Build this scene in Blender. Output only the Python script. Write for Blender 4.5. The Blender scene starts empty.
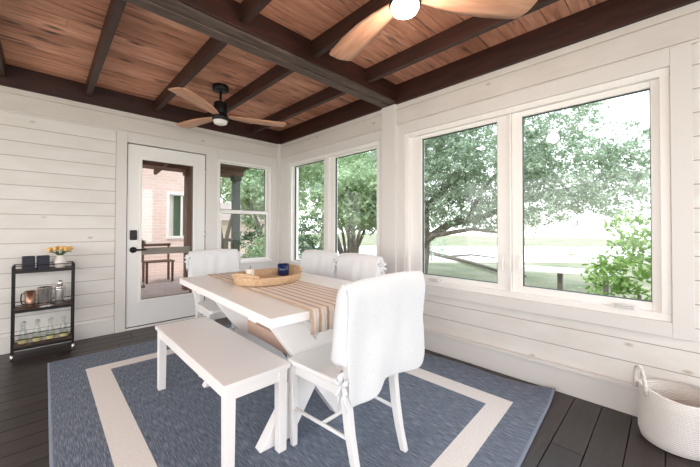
import bpy, bmesh, math, random
from mathutils import Vector, Matrix, Euler
import mathutils.noise as mn
random.seed(7)
PI = math.pi
SC = bpy.context.scene
COL = SC.collection

# ------------------------------------------------------------------ camera
HC = 1.1451
XR, YB = 2.61, 4.20          # right wall plane, back wall plane
yaw, pit, rol = .7751, .0133, .0025
Fv = Vector((math.sin(yaw)*math.cos(pit), math.cos(yaw)*math.cos(pit), math.sin(pit)))
r0 = Vector((math.cos(yaw), -math.sin(yaw), 0)); u0 = r0.cross(Fv)
Rv = r0*math.cos(rol)+u0*math.sin(rol); Uv = -r0*math.sin(rol)+u0*math.cos(rol)
cd = bpy.data.cameras.new('camera'); cam = bpy.data.objects.new('camera', cd); COL.objects.link(cam)
cam.matrix_world = Matrix(((Rv.x, Uv.x, -Fv.x, 0), (Rv.y, Uv.y, -Fv.y, 0), (Rv.z, Uv.z, -Fv.z, HC), (0, 0, 0, 1)))
cd.sensor_width = 36; cd.lens = 313.576/700*36; cd.shift_y = -10.585/700; cd.clip_start = .02; cd.clip_end = 300
SC.camera = cam

# ------------------------------------------------------------------ world, sun, fill lamps, exposure
W = bpy.data.worlds.new('world'); SC.world = W; W.use_nodes = True
wn, wl = W.node_tree.nodes, W.node_tree.links
wn.clear()
wo = wn.new('ShaderNodeOutputWorld'); bg = wn.new('ShaderNodeBackground')
tc = wn.new('ShaderNodeTexCoord'); sx = wn.new('ShaderNodeSeparateXYZ'); cr = wn.new('ShaderNodeValToRGB')
wl.new(tc.outputs['Generated'], sx.inputs[0]); wl.new(sx.outputs[2], cr.inputs[0])
cr.color_ramp.elements[0].position = .0; cr.color_ramp.elements[0].color = (1.0, 1.0, 1.0, 1)
cr.color_ramp.elements[1].position = .9; cr.color_ramp.elements[1].color = (.66, .80, 1.0, 1)
wl.new(cr.outputs[0], bg.inputs[0]); bg.inputs[1].default_value = 3.2
wl.new(bg.outputs[0], wo.inputs[0])

def light(name, kind, loc, energy, color=(1, 1, 1), target=None, **kw):
    d = bpy.data.lights.new(name, kind); d.energy = energy; d.color = color
    for k, v in kw.items(): setattr(d, k, v)
    o = bpy.data.objects.new(name, d); COL.objects.link(o); o.location = loc
    if target is not None:
        o.rotation_euler = (Vector(target)-Vector(loc)).to_track_quat('-Z', 'Y').to_euler()
    return o
light('sun', 'SUN', (-6, -3, 14), 2.4, (1, .96, .9), target=(2, 1.5, 0), angle=.06)
# area lamps added as room fill, set in unseen openings behind the camera
light('fill_rear', 'AREA', (.1, -2.24, 1.38), 56, (.97, .985, 1), target=(.1, 4, 1.35), shape='RECTANGLE', size=4.4, size_y=1.65)
light('fill_left', 'AREA', (-2.44, 1.0, 1.38), 60, (1, .93, .855), target=(4, 1.0, 1.8), shape='RECTANGLE', size=5.2, size_y=1.65)  # tinted warm so surfaces turned from the windows look warmer
SC.view_settings.view_transform = 'Standard'; SC.view_settings.look = 'None'
SC.view_settings.gamma = 1; SC.view_settings.use_curve_mapping = False
SC.view_settings.exposure = 0.0
try:
    SC.cycles.use_denoising = True
    SC.cycles.max_bounces = 10; SC.cycles.diffuse_bounces = 6; SC.cycles.transparent_max_bounces = 12
    SC.cycles.sample_clamp_indirect = 6
except Exception: pass

# ------------------------------------------------------------------ materials
def srgb(h):
    h = h.lstrip('#'); c = [int(h[i:i+2], 16)/255 for i in (0, 2, 4)]
    return tuple((x/12.92 if x <= .04045 else ((x+.055)/1.055)**2.4) for x in c)+(1,)
class Mat:
    def __init__(s, name, color=(.8, .8, .8, 1), rough=.5, metal=0, spec=.5):
        s.m = bpy.data.materials.new(name); s.m.use_nodes = True
        s.n, s.l = s.m.node_tree.nodes, s.m.node_tree.links
        s.b = s.n['Principled BSDF']
        s.b.inputs['Base Color'].default_value = color; s.b.inputs['Roughness'].default_value = rough
        s.b.inputs['Metallic'].default_value = metal; s.b.inputs['Specular IOR Level'].default_value = spec
    def node(s, t, **kw):
        n = s.n.new(t)
        for k, v in kw.items():
            if hasattr(n, k): setattr(n, k, v)
            else: n.inputs[k].default_value = v
        return n
    def coords(s, scale, kind='Object', rot=(0, 0, 0)):
        c = s.n.new('ShaderNodeTexCoord'); m = s.n.new('ShaderNodeMapping')
        m.inputs['Scale'].default_value = scale; m.inputs['Rotation'].default_value = rot
        s.l.new(c.outputs[kind], m.inputs[0]); return m.outputs[0]
    def ramp(s, fac, stops):
        r = s.n.new('ShaderNodeValToRGB'); e = r.color_ramp.elements
        e[0].position, e[0].color = stops[0]; e[1].position, e[1].color = stops[-1]
        for p, c in stops[1:-1]:
            x = e.new(p); x.color = c
        s.l.new(fac, r.inputs[0]); return r.outputs[0]
    def noise(s, vec, scale=5, detail=4, rough=.5, dist=0):
        n = s.node('ShaderNodeTexNoise'); n.inputs['Scale'].default_value = scale
        n.inputs['Detail'].default_value = detail; n.inputs['Roughness'].default_value = rough
        n.inputs['Distortion'].default_value = dist
        s.l.new(vec, n.inputs['Vector']); return n.outputs[0]
    def mix(s, fac, a, b, mode='MIX'):
        m = s.n.new('ShaderNodeMix'); m.data_type = 'RGBA'; m.blend_type = mode
        for sock, v in ((m.inputs[0], fac), (m.inputs[6], a), (m.inputs[7], b)):
            if hasattr(v, 'links'): s.l.new(v, sock)
            else: sock.default_value = v
        return m.outputs[2]
    def color(s, sock): s.l.new(sock, s.b.inputs['Base Color']); return s
    def bump(s, sock, strength=.2, dist=.01):
        b = s.n.new('ShaderNodeBump'); b.inputs['Strength'].default_value = strength; b.inputs['Distance'].default_value = dist
        s.l.new(sock, b.inputs['Height']); s.l.new(b.outputs[0], s.b.inputs['Normal']); return s
    def island(s):
        return s.n.new('ShaderNodeNewGeometry').outputs['Random Per Island']
    def math(s, op, a, b):
        m = s.n.new('ShaderNodeMath'); m.operation = op
        for sock, v in ((m.inputs[0], a), (m.inputs[1], b)):
            if hasattr(v, 'links'): s.l.new(v, sock)
            else: sock.default_value = v
        return m.outputs[0]
    def offset_coords(s, scale, amount=9.0):
        # object coordinates shifted by a random value for each board
        c = s.n.new('ShaderNodeTexCoord'); a = s.n.new('ShaderNodeVectorMath'); a.operation = 'ADD'
        cb = s.n.new('ShaderNodeCombineXYZ'); k = s.math('MULTIPLY', s.island(), amount)
        s.l.new(k, cb.inputs[0]); s.l.new(k, cb.inputs[1]); s.l.new(k, cb.inputs[2])
        s.l.new(c.outputs['Object'], a.inputs[0]); s.l.new(cb.outputs[0], a.inputs[1])
        m = s.n.new('ShaderNodeMapping'); m.inputs['Scale'].default_value = scale
        s.l.new(a.outputs[0], m.inputs[0]); return m.outputs[0]

def painted_board(name, hexa, hexb, knot, rough=.5):
    m = Mat(name, rough=rough)
    v = m.offset_coords((1.2, 1.2, 3.5)); n = m.noise(v, 2.2, 5, .6)
    c = m.ramp(n, [(.3, srgb(hexb)), (.65, srgb(hexa))])
    # faint knots that show through the paint
    v2 = m.offset_coords((2.1, 2.1, 4.0)); vo = m.node('ShaderNodeTexVoronoi'); vo.inputs['Scale'].default_value = 1.3
    m.l.new(v2, vo.inputs['Vector'])
    k = m.ramp(vo.outputs['Distance'], [(.03, (1, 1, 1, 1)), (.085, (0, 0, 0, 1))])
    m.color(m.mix(m.math('MULTIPLY', k, .75), c, srgb(knot)))
    m.bump(m.noise(m.coords((3, 3, 40)), 6, 4), .08, .004)
    return m.m
M = {}
M['siding'] = painted_board('painted shiplap', '#E4E1DC', '#DBD6CE', '#B3A48F')
M['frieze'] = painted_board('painted frieze board', '#DDD7D1', '#D3CCC4', '#A99A86')
M['trim'] = Mat('painted trim', srgb('#DEDAD5'), .45)
M['trim'].bump(M['trim'].noise(M['trim'].coords((20, 20, 4)), 4, 3), .05, .003); M['trim'] = M['trim'].m
M['vinyl'] = Mat('white vinyl window frame', srgb('#F1EEE9'), .35).m
M['doorpaint'] = Mat('white door paint', srgb('#ECEBE8'), .35).m
M['gap'] = Mat('dark gap backing', srgb('#A9A097'), .9).m

m = Mat('ceiling plank', rough=.62)
v = m.offset_coords((.9, 9, 9)); n = m.noise(v, 3.2, 6, .62, .4)
c = m.ramp(n, [(.18, srgb('#965E48')), (.42, srgb('#D89A7C')), (.62, srgb('#EEB496')), (.85, srgb('#FBD0B4'))])
tone = m.ramp(m.island(), [(0, srgb('#CFC2BA')), (.5, srgb('#EEE6E1')), (1, (1, 1, 1, 1))])
c = m.mix(1.0, c, tone, 'MULTIPLY')
vo = m.node('ShaderNodeTexVoronoi'); vo.inputs['Scale'].default_value = 1.0; m.l.new(m.offset_coords((2.2, 7, 7)), vo.inputs['Vector'])
k = m.ramp(vo.outputs['Distance'], [(.05, (1, 1, 1, 1)), (.17, (0, 0, 0, 1))])
c = m.mix(m.math('MULTIPLY', k, .9), c, srgb('#2E1910'))
kk = m.noise(m.offset_coords((1.6, 14, 14)), 1.5, 3, .5)
c = m.mix(m.ramp(kk, [(.58, (0, 0, 0, 1)), (.70, (.7, .7, .7, 1))]), c, srgb('#4B2A1C'))
m.color(c); m.bump(n, .25, .006); M['plank'] = m.m

m = Mat('dark stained beam', rough=.55)
v = m.coords((9, 1, 9)); n = m.noise(v, 3, 5, .6)
m.color(m.ramp(n, [(.25, srgb('#22110B')), (.75, srgb('#48281D'))])); m.bump(n, .3, .006); M['joist'] = m.m
m = Mat('dark stained rim', rough=.55)
n = m.noise(m.coords((1.5, 1.5, 9)), 3, 5, .6)
m.color(m.ramp(n, [(.25, srgb('#1F0C07')), (.75, srgb('#421C12'))])); m.bump(n, .3, .006); M['rim'] = m.m
m = Mat('weathered beam', rough=.6)
n = m.noise(m.coords((1.3, 14, 14)), 3, 6, .62, .3)
c = m.ramp(n, [(.28, srgb('#372A24')), (.55, srgb('#5F4F47')), (.8, srgb('#7C6C62'))])
m.color(c); m.bump(n, .5, .01); M['beam'] = m.m

m = Mat('dark floor plank', rough=.36, spec=.5)
n = m.noise(m.offset_coords((1.2, 14, 14)), 3, 6, .6)
c = m.ramp(n, [(.25, srgb('#221A18')), (.7, srgb('#3C312F'))])
c = m.mix(1.0, c, m.ramp(m.island(), [(0, srgb('#C8C0BC')), (1, (1, 1, 1, 1))]), 'MULTIPLY')
m.color(c); m.bump(n, .2, .004); M['floor'] = m.m

def rugmat(name, a, b, d, sc):
    m = Mat(name, rough=.62, spec=.35)
    n = m.noise(m.coords(sc), 1.0, 3, .6); n2 = m.noise(m.coords((300, 300, 1)), 1.0, 1)
    c = m.ramp(n, [(.30, srgb(a)), (.5, srgb(b)), (.72, srgb(d))])
    m.color(c); m.bump(n2, .6, .003); return m.m
M['rug'] = rugmat('blue woven rug', '#484F5D', '#677181', '#9DA6B2', (260, 15, 1))
M['rugband'] = rugmat('cream woven band', '#E0D9D2', '#E9E3DD', '#F0EBE6', (90, 90, 1))
M['rugedge'] = Mat('rug edge binding', srgb('#7F8795'), .9).m

m = Mat('white painted table', srgb('#F8F5F3'), .32); m.bump(m.noise(m.coords((3, 40, 3)), 3, 3), .03, .002); M['table'] = m.m
m = Mat('white painted chair', srgb('#EAE9E7'), .35); M['chair'] = m.m
M['tanpink'] = Mat('pinkish tan finish', srgb('#DDBBA6'), .45).m  # base colour of the table stretcher only; the other table parts are white
m = Mat('white painted bench', srgb('#F6F2EF'), .35); M['bench'] = m.m
def fabric(name, a, b, sc=220, bs=.35):
    m = Mat(name, rough=.95, spec=.15)
    n = m.noise(m.coords((sc, sc, sc)), 1, 2); m.color(m.ramp(n, [(.35, srgb(b)), (.65, srgb(a))])); m.bump(n, bs, .002)
    m.b.inputs['Sheen Weight'].default_value = .2
    return m.m
M['cover'] = fabric('white cotton slipcover', '#E5E7E8', '#DBDDDE')
m = Mat('striped runner', rough=.95, spec=.1)
x = m.n.new('ShaderNodeSeparateXYZ'); cc = m.n.new('ShaderNodeTexCoord'); m.l.new(cc.outputs['UV'], x.inputs[0])
w = m.math('FRACT', m.math('MULTIPLY', x.outputs[0], 8.5), 0)
c = m.ramp(w, [(0, srgb('#BFA58B')), (.26, srgb('#C4AB92')), (.32, srgb('#E9DFD4')), (.60, srgb('#EFE8E0')), (.64, srgb('#D3C0AC')), (.70, srgb('#EDE5DC')), (.96, srgb('#EDE5DC')), (1, srgb('#BFA58B'))])
m.color(c); m.bump(m.noise(m.coords((250, 250, 250)), 1, 1), .4, .002); M['runner'] = m.m

m = Mat('natural wicker', rough=.7)
wv = m.node('ShaderNodeTexWave'); wv.bands_direction = 'Z'; wv.inputs['Scale'].default_value = 42; wv.inputs['Distortion'].default_value = .6
m.l.new(m.coords((1, 1, 1)), wv.inputs['Vector']); nn = m.noise(m.coords((60, 60, 90)), 1, 3)
m.color(m.mix(m.math('MULTIPLY', wv.outputs[1], .5), m.ramp(nn, [(.3, srgb('#D3AF88')), (.7, srgb('#EDD2B0'))]), srgb('#B08A61')))
m.bump(wv.outputs[1], .6, .004); M['wicker'] = m.m
m = Mat('white rope basket', rough=.95, spec=.1)
wv = m.node('ShaderNodeTexWave'); wv.bands_direction = 'Z'; wv.inputs['Scale'].default_value = 34; wv.inputs['Distortion'].default_value = 1.2; wv.inputs['Detail'].default_value = 2
m.l.new(m.coords((1, 1, 1)), wv.inputs['Vector'])
m.color(m.mix(m.math('MULTIPLY', wv.outputs[1], .35), srgb('#F5F0EA'), srgb('#DED5CB')))
m.bump(wv.outputs[1], .8, .005); M['rope'] = m.m

m = Mat('fan blade wood', rough=.45)
n = m.noise(m.coords((1.5, 12, 12)), 3, 4); m.color(m.ramp(n, [(.3, srgb('#BF8768')), (.7, srgb('#D8A688'))])); M['blade'] = m.m
M['black'] = Mat('matte black metal', srgb('#141414'), .4, .3).m
M['cartmetal'] = Mat('dark cart metal', srgb('#1E1B1B'), .4, .5).m
M['chrome'] = Mat('polished steel', srgb('#D9D5D0'), .22, .8).m
M['copper'] = Mat('copper metal', srgb('#A07E6C'), .28, .85).m
M['navy'] = Mat('navy glazed ceramic', srgb('#0F1226'), .5).m
M['blueglass'] = Mat('cobalt blue glass', srgb('#0F2350'), .08).m
M['ceramic'] = Mat('white glazed ceramic', srgb('#E8E4DC'), .25).m
M['wax'] = Mat('cream candle wax', srgb('#EFE6D8'), .5).m
M['tulip'] = Mat('peach yellow petals', srgb('#EFC06F'), .6).m
M['tulip2'] = Mat('pale peach petals', srgb('#F2D09A'), .6).m
M['leafgreen'] = Mat('flower leaf green', srgb('#4E6B38'), .6).m
M['red'] = Mat('red cloth', srgb('#8E2B22'), .8).m
M['label'] = Mat('yellow green label', srgb('#C6BC86'), .6).m
M['cork'] = Mat('wire and porcelain stopper', srgb('#B9B4AC'), .4).m
M['coaster'] = Mat('white paper tag', srgb('#EDEAE4'), .7).m
M['woodshelf'] = Mat('brown wooden tray', srgb('#5E463C'), .6).m
m = Mat('lit lamp lens', srgb('#FFFFFF'), .5); m.b.inputs['Emission Color'].default_value = (1, .90, .78, 1); m.b.inputs['Emission Strength'].default_value = 9; M['lamp'] = m.m
M['lens'] = Mat('frosted lamp lens', srgb('#F3F0EB'), .4).m
M['handlegrey'] = Mat('pale grey hardware', srgb('#D6D3CF'), .4).m
M['sill'] = Mat('dark threshold', srgb('#3A3A40'), .5).m
M['gasket'] = Mat('dark glazing gasket', srgb('#3C4340'), .6).m

def glass(name, tint, rough=.0, fres=1.45):
    m = bpy.data.materials.new(name); m.use_nodes = True; n, l = m.node_tree.nodes, m.node_tree.links; n.clear()
    o = n.new('ShaderNodeOutputMaterial'); t = n.new('ShaderNodeBsdfTransparent'); t.inputs[0].default_value = tint
    g = n.new('ShaderNodeBsdfGlossy'); g.inputs['Roughness'].default_value = rough
    f = n.new('ShaderNodeFresnel'); f.inputs[0].default_value = fres; x = n.new('ShaderNodeMixShader')
    ge = n.new('ShaderNodeNewGeometry'); inv = n.new('ShaderNodeMath'); inv.operation = 'SUBTRACT'; inv.inputs[0].default_value = 1
    l.new(ge.outputs['Backfacing'], inv.inputs[1]); mu = n.new('ShaderNodeMath'); mu.operation = 'MULTIPLY'
    l.new(f.outputs[0], mu.inputs[0]); l.new(inv.outputs[0], mu.inputs[1]); l.new(mu.outputs[0], x.inputs[0]); l.new(t.outputs[0], x.inputs[1]); l.new(g.outputs[0], x.inputs[2]); l.new(x.outputs[0], o.inputs[0])
    return m
M['glass'] = glass('window glass', (.96, .975, .965, 1))
M['doorglass'] = glass('door glass', (.95, .93, .92, 1), fres=1.6)
M['bottleglass'] = glass('bottle glass', (.94, .96, .95, 1), .05, 1.5)

# outdoors
def leafmat(name, a, b):
    m = Mat(name, rough=.7, spec=.2); c = m.ramp(m.island(), [(0, srgb(a)), (1, srgb(b))]); m.color(c)
    tr = m.n.new('ShaderNodeBsdfTranslucent'); m.l.new(c, tr.inputs[0]); mx = m.n.new('ShaderNodeMixShader'); mx.inputs[0].default_value = .35
    out = m.n['Material Output']; m.l.new(m.b.outputs[0], mx.inputs[1]); m.l.new(tr.outputs[0], mx.inputs[2]); m.l.new(mx.outputs[0], out.inputs[0]); return m.m
M['oakleaf'] = leafmat('live oak leaves', '#96A890', '#C6D3BC')  # both oakleaf mixes paled in the colour for backlight and window flare
M['oakleaf2'] = leafmat('fresh green leaves', '#90A983', '#C8D8AF')
M['darkleaf'] = leafmat('dark shrub leaves', '#45624A', '#7C9C74')
M['brightleaf'] = leafmat('bright shrub leaves', '#7FA050', '#AECB80')
m = Mat('grey bark', rough=.9); n = m.noise(m.coords((8, 8, 2)), 3, 4); m.color(m.ramp(n, [(.3, srgb('#574F46')), (.7, srgb('#8B8276'))])); M['bark'] = m.m
m = Mat('lawn', rough=.95, spec=.1); n = m.noise(m.coords((1, 1, 1)), .7, 6, .7); n2 = m.noise(m.coords((1, 1, 1)), 14, 3, .7)
c = m.ramp(n, [(.36, srgb('#727A5C')), (.5, srgb('#918F76')), (.62, srgb('#A79E8B'))])
m.color(m.mix(.35, c, m.ramp(n2, [(.3, srgb('#5E6E48')), (.7, srgb('#AAA78F'))]))); M['lawn'] = m.m
m = Mat('pale gravel drive', rough=.95, spec=.1); n = m.noise(m.coords((1, 1, 1)), 8, 4); m.color(m.ramp(n, [(.3, srgb('#E6E1D8')), (.7, srgb('#F5F2EC'))])); M['gravel'] = m.m
m = Mat('deck boards', rough=.8)
br = m.node('ShaderNodeTexBrick'); m.l.new(m.coords((1, 1, 1)), br.inputs['Vector'])
br.inputs['Scale'].default_value = 1; br.inputs['Brick Width'].default_value = 6; br.inputs['Row Height'].default_value = .14; br.inputs['Mortar Size'].default_value = .006
br.inputs['Color1'].default_value = srgb('#B5A298'); br.inputs['Color2'].default_value = srgb('#C2B0A6'); br.inputs['Mortar'].default_value = srgb('#4A3B34')
m.color(br.outputs[0]); M['deck'] = m.m
m = Mat('pink brick', rough=.9)
br = m.node('ShaderNodeTexBrick'); m.l.new(m.coords((1, 1, 1), rot=(PI/2, 0, 0)), br.inputs['Vector'])
br.inputs['Scale'].default_value = 1; br.inputs['Brick Width'].default_value = .22; br.inputs['Row Height'].default_value = .075; br.inputs['Mortar Size'].default_value = .008
br.inputs['Color1'].default_value = srgb('#EBCDBD'); br.inputs['Color2'].default_value = srgb('#F0D7CA'); br.inputs['Mortar'].default_value = srgb('#F0E4DA')
m.color(br.outputs[0]); M['brick'] = m.m
M['porchpost'] = Mat('dark green porch post', srgb('#3E4438'), .7).m
M['porchwood'] = Mat('brown porch timber', srgb('#6B4C3C'), .7).m
M['railgrey'] = Mat('grey porch rail', srgb('#6E665F'), .7).m
M['palerail'] = Mat('pale grey green rail', srgb('#A9A89C'), .6).m
M['roofsh'] = Mat('brown shingle roof', srgb('#9A8A80'), .9).m
M['curtain'] = Mat('white curtain', srgb('#E9E6DF'), .9).m
M['whitefence'] = Mat('white fence paint', srgb('#F5F3EE'), .6).m

# ------------------------------------------------------------------ mesh helpers
class MB:
    def __init__(s): s.bm = bmesh.new()
    def box(s, a, b, mi=0):
        x0, y0, z0 = (min(a[i], b[i]) for i in range(3)); x1, y1, z1 = (max(a[i], b[i]) for i in range(3))
        v = [s.bm.verts.new(p) for p in ((x0, y0, z0), (x1, y0, z0), (x1, y1, z0), (x0, y1, z0), (x0, y0, z1), (x1, y0, z1), (x1, y1, z1), (x0, y1, z1))]
        for f in ((0, 3, 2, 1), (4, 5, 6, 7), (0, 1, 5, 4), (1, 2, 6, 5), (2, 3, 7, 6), (3, 0, 4, 7)):
            fc = s.bm.faces.new([v[i] for i in f]); fc.material_index = mi
        return s
    def loft(s, rings, caps=True, smooth=False):
        R = [[s.bm.verts.new(p) for p in r] for r in rings]; n = len(R[0])
        for a, b in zip(R, R[1:]):
            for i in range(n):
                f = s.bm.faces.new((a[i], a[(i+1) % n], b[(i+1) % n], b[i])); f.smooth = smooth
        if caps: s.bm.faces.new(R[0][::-1]); s.bm.faces.new(R[-1])
        return s
    def bar(s, stations):
        # stations: (x, y, z, half_x, half_y) square sections joined upward
        return s.loft([[(x-a, y-b, z), (x+a, y-b, z), (x+a, y+b, z), (x-a, y+b, z)] for x, y, z, a, b in stations])
    def tube(s, pts, r, seg=10, closed=False, smooth=True):
        pts = [Vector(p) for p in pts]; n = len(pts); rs = r if isinstance(r, (list, tuple)) else [r]*n
        rings = []; prev = None
        for i, p in enumerate(pts):
            if closed: t = (pts[(i+1) % n]-pts[i-1]).normalized()
            else: t = (pts[min(i+1, n-1)]-pts[max(i-1, 0)]).normalized()
            if prev is None:
                a = Vector((0, 0, 1)) if abs(t.z) < .9 else Vector((1, 0, 0)); u = t.cross(a).normalized()
            else: u = (prev-t*prev.dot(t)).normalized()
            prev = u; w = t.cross(u)
            rings.append([p+(u*math.cos(2*PI*k/seg)+w*math.sin(2*PI*k/seg))*rs[i] for k in range(seg)])
        if closed: rings.append(rings[0]); return s.loft(rings, False, smooth)
        return s.loft(rings, True, smooth)
    def lathe(s, prof, seg=28, c=(0, 0, 0), sx=1, sy=1, caps=True):
        return s.loft([[(c[0]+r*sx*math.cos(2*PI*k/seg), c[1]+r*sy*math.sin(2*PI*k/seg), c[2]+z) for k in range(seg)] for r, z in prof], caps, True)
    def prism(s, poly, axis, a, b):
        def P(p, t):
            return {'x': (t, p[0], p[1]), 'y': (p[0], t, p[1]), 'z': (p[0], p[1], t)}[axis]
        A = [s.bm.verts.new(P(p, a)) for p in poly]; B = [s.bm.verts.new(P(p, b)) for p in poly]; n = len(poly)
        for i in range(n): s.bm.faces.new((A[i], A[(i+1) % n], B[(i+1) % n], B[i]))
        s.bm.faces.new(A[::-1]); s.bm.faces.new(B); return s
    def build(s, name, mats, parent=None, bevel=0, seg=2, loc=None):
        bmesh.ops.recalc_face_normals(s.bm, faces=s.bm.faces[:])
        me = bpy.data.meshes.new(name); s.bm.to_mesh(me); s.bm.free()
        for mt in (mats if isinstance(mats, (list, tuple)) else [mats]): me.materials.append(mt)
        o = bpy.data.objects.new(name, me); COL.objects.link(o)
        if parent: o.parent = parent
        if loc: o.location = loc
        if bevel:
            b = o.modifiers.new('bevel', 'BEVEL'); b.width = bevel; b.segments = seg; b.limit_method = 'ANGLE'; b.angle_limit = .6
        return o
def tag(o, label=None, cat=None, group=None, kind=None):
    if label: o['label'] = label
    if cat: o['category'] = cat
    if group: o['group'] = group
    if kind: o['kind'] = kind
    return o
def empty(name, loc, rz=0, label=None, cat=None, group=None, kind=None):
    o = bpy.data.objects.new(name, None); COL.objects.link(o); o.location = loc; o.rotation_euler = (0, 0, rz); o.empty_display_size = .1
    return tag(o, label, cat, group, kind)
def copy_tree(o, parent=None):
    kids = [k for k in list(COL.objects) if k.parent == o]
    c = o.copy(); COL.objects.link(c); c.parent = parent
    for k in kids: copy_tree(k, c)
    return c

# ------------------------------------------------------------------ room shell
ZT = 2.405            # underside of the rim beams
CZ = 2.60             # underside of the ceiling boards
PITCH = .1345
def rows(z0, z1):
    out = []; z = 2.197
    while z > 0: out.append((z-PITCH, z)); z -= PITCH
    return [(max(a, z0), min(b, z1)) for a, b in out if b > z0 and a < z1]
def siding(mb, plane, u0, u1, z0, z1, holes, axis, sgn, th=.018):
    # boards on a wall; holes = (ua, ub, za, zb)
    g = .0028
    def put(ua, ub, a, b, top=True, bot=True):
        if ub-ua < .01 or b-a < .012: return
        a_, b_ = a+(g if bot else 0), b-(g if top else 0)
        if axis == 'y': mb.box((ua, plane, a_), (ub, plane+sgn*th, b_))
        else: mb.box((plane, ua, a_), (plane+sgn*th, ub, b_))
    for a, b in rows(z0, z1):
        us = sorted({u0, u1}|{min(max(q, u0), u1) for h in holes for q in h[:2]})
        spans = []
        for ua, ub in zip(us, us[1:]):
            lo, hi = a, b
            for h in holes:
                if h[0] <= ua+1e-6 and h[1] >= ub-1e-6 and h[2] < b and h[3] > a:
                    if h[2] > a: hi = min(hi, h[2])
                    else: lo = max(lo, min(b, h[3]))
            if spans and spans[-1][2:] == [lo, hi] and abs(spans[-1][1]-ua) < 1e-6: spans[-1][1] = ub
            else: spans.append([ua, ub, lo, hi])
        for ua, ub, lo, hi in spans: put(ua, ub, lo, hi, hi == b, lo == a)
def wallcore(name, plane, u0, u1, holes, axis, th, mat):
    # solid wall with openings, split into rectangles
    mb = MB(); us = sorted({u0, u1, *[h[0] for h in holes], *[h[1] for h in holes]}); zs = sorted({0, 2.62, *[h[2] for h in holes], *[h[3] for h in holes]})
    for a, b in zip(us, us[1:]):
        for c, d in zip(zs, zs[1:]):
            if any(h[0] <= a and h[1] >= b and h[2] <= c and h[3] >= d for h in holes): continue
            if axis == 'y': mb.box((a, plane, c), (b, plane+th, d), 1)
            else: mb.box((plane, a, c), (plane+th, b, d), 1)
    bmesh.ops.remove_doubles(mb.bm, verts=mb.bm.verts[:], dist=1e-5)
    return mb
# openings
DOOR = (.655, 1.497, 0.0, 2.075)
W1 = (1.640, 2.440, .655, 2.045)       # back wall single-hung window
W2 = (2.19, 3.93, .60, 2.085)          # right wall, far pair
W3 = (-.005, 1.865, .60, 2.085)        # right wall, near pair

wb = wallcore('wall_back', YB, -2.5, XR+.14, [DOOR, W1], 'y', .14, None)
siding(wb, YB, -2.4, .556, .0, 2.197, [], 'y', -.018)
o = wb.build('wall_back', [M['siding'], M['gap']], bevel=.003, seg=1); tag(o, kind='structure')
# flat casing boards and frieze on the back wall
fl = MB()
fl.box((.560, YB, .0), (.655, YB-.030, 2.180)); fl.box((.655, YB, 2.075), (1.497, YB-.030, 2.180))
fl.box((1.497, YB, .0), (1.640, YB-.024, 2.180)); fl.box((1.640, YB, 2.045), (2.61, YB-.024, 2.180)); fl.box((2.44, YB, .0), (2.61, YB-.024, 2.045))
fl.box((1.640, YB, .0), (2.44, YB-.024, .655))
o = fl.build('trim_1', M['trim'], bevel=.003); tag(o, kind='structure')
fr = MB(); fr.box((-2.4, YB, 2.197), (XR-.02, YB-.034, 2.345)); fr.box((-2.4, YB, 2.353), (XR-.02, YB-.026, ZT)); fr.box((-2.4, YB, 2.18), (XR-.02, YB-.016, ZT))
o = fr.build('trim_2', M['frieze'], bevel=.004); tag(o, kind='structure')
co = MB(); co.box((XR-.075, YB-.05, 0), (XR, YB, ZT))
tag(co.build('trim_3', M['trim'], bevel=.003), kind='structure')

wr = wallcore('wall_right', XR, -2.3, YB, [W2, W3], 'x', .14, None)
siding(wr, XR, -2.2, 4.18, .0, 2.197, [(-.09, 1.96, .515, 2.2), (1.94, 4.2, .515, 2.2)], 'x', -.018)
tag(wr.build('wall_right', [M['siding'], M['gap']], bevel=.003, seg=1), kind='structure')
fl = MB()
fl.box((XR, 1.865, .515), (XR-.024, 2.19, 2.180)); fl.box((XR, 3.93, .515), (XR-.024, 4.15, 2.180))
fl.box((XR, 2.19, 2.085), (XR-.024, 3.93, 2.180)); fl.box((XR, 2.19, .515), (XR-.024, 3.93, .60))
fl.box((XR, -.093, .515), (XR-.028, -.005, 2.180)); fl.box((XR, -.005, 2.085), (XR-.028, 1.865, 2.180)); fl.box((XR, -.005, .515), (XR-.028, 1.865, .60))
tag(fl.build('trim_4', M['trim'], bevel=.003), kind='structure')
fr = MB()
fr.box((XR, -2.2, 2.197), (XR-.034, YB-.03, 2.345)); fr.box((XR, -2.2, 2.353), (XR-.026, YB-.03, ZT)); fr.box((XR, -2.2, 2.18), (XR-.016, YB-.03, ZT))
tag(fr.build('trim_5', M['frieze'], bevel=.004), kind='structure')
po = MB(); po.box((XR, 1.955, .19), (XR-.055, 2.135, ZT))
tag(po.build('trim_6', M['trim'], bevel=.004), kind='structure')
# baseboards
bb = MB(); bb.box((-2.4, YB, 0), (.558, YB-.027, .150)); tag(bb.build('baseboard_back', M['trim'], bevel=.004), kind='structure')
bb = MB(); bb.box((1.497, YB-.024, 0), (XR-.075, YB-.034, .150)); tag(bb.build('baseboard_back_right', M['trim'], bevel=.003), kind='structure')
bb = MB(); bb.box((XR, -2.2, 0), (XR-.030, YB-.05, .165)); bb.box((XR, -2.2, .165), (XR-.045, YB-.05, .190))
tag(bb.build('baseboard_right', M['trim'], bevel=.004), kind='structure')
# the two walls behind the camera, with wide window openings
wl_ = wallcore('wall_left', -2.5, -2.3, YB, [(-1.7, 3.7, .55, 2.25)], 'x', .10, None); tag(wl_.build('wall_left', [M['siding'], M['siding']]), kind='structure')
wr_ = wallcore('wall_rear', -2.3, -2.4, XR, [(-2.1, 2.3, .55, 2.25)], 'y', .10, None); tag(wr_.build('wall_rear', [M['siding'], M['siding']]), kind='structure')

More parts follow.
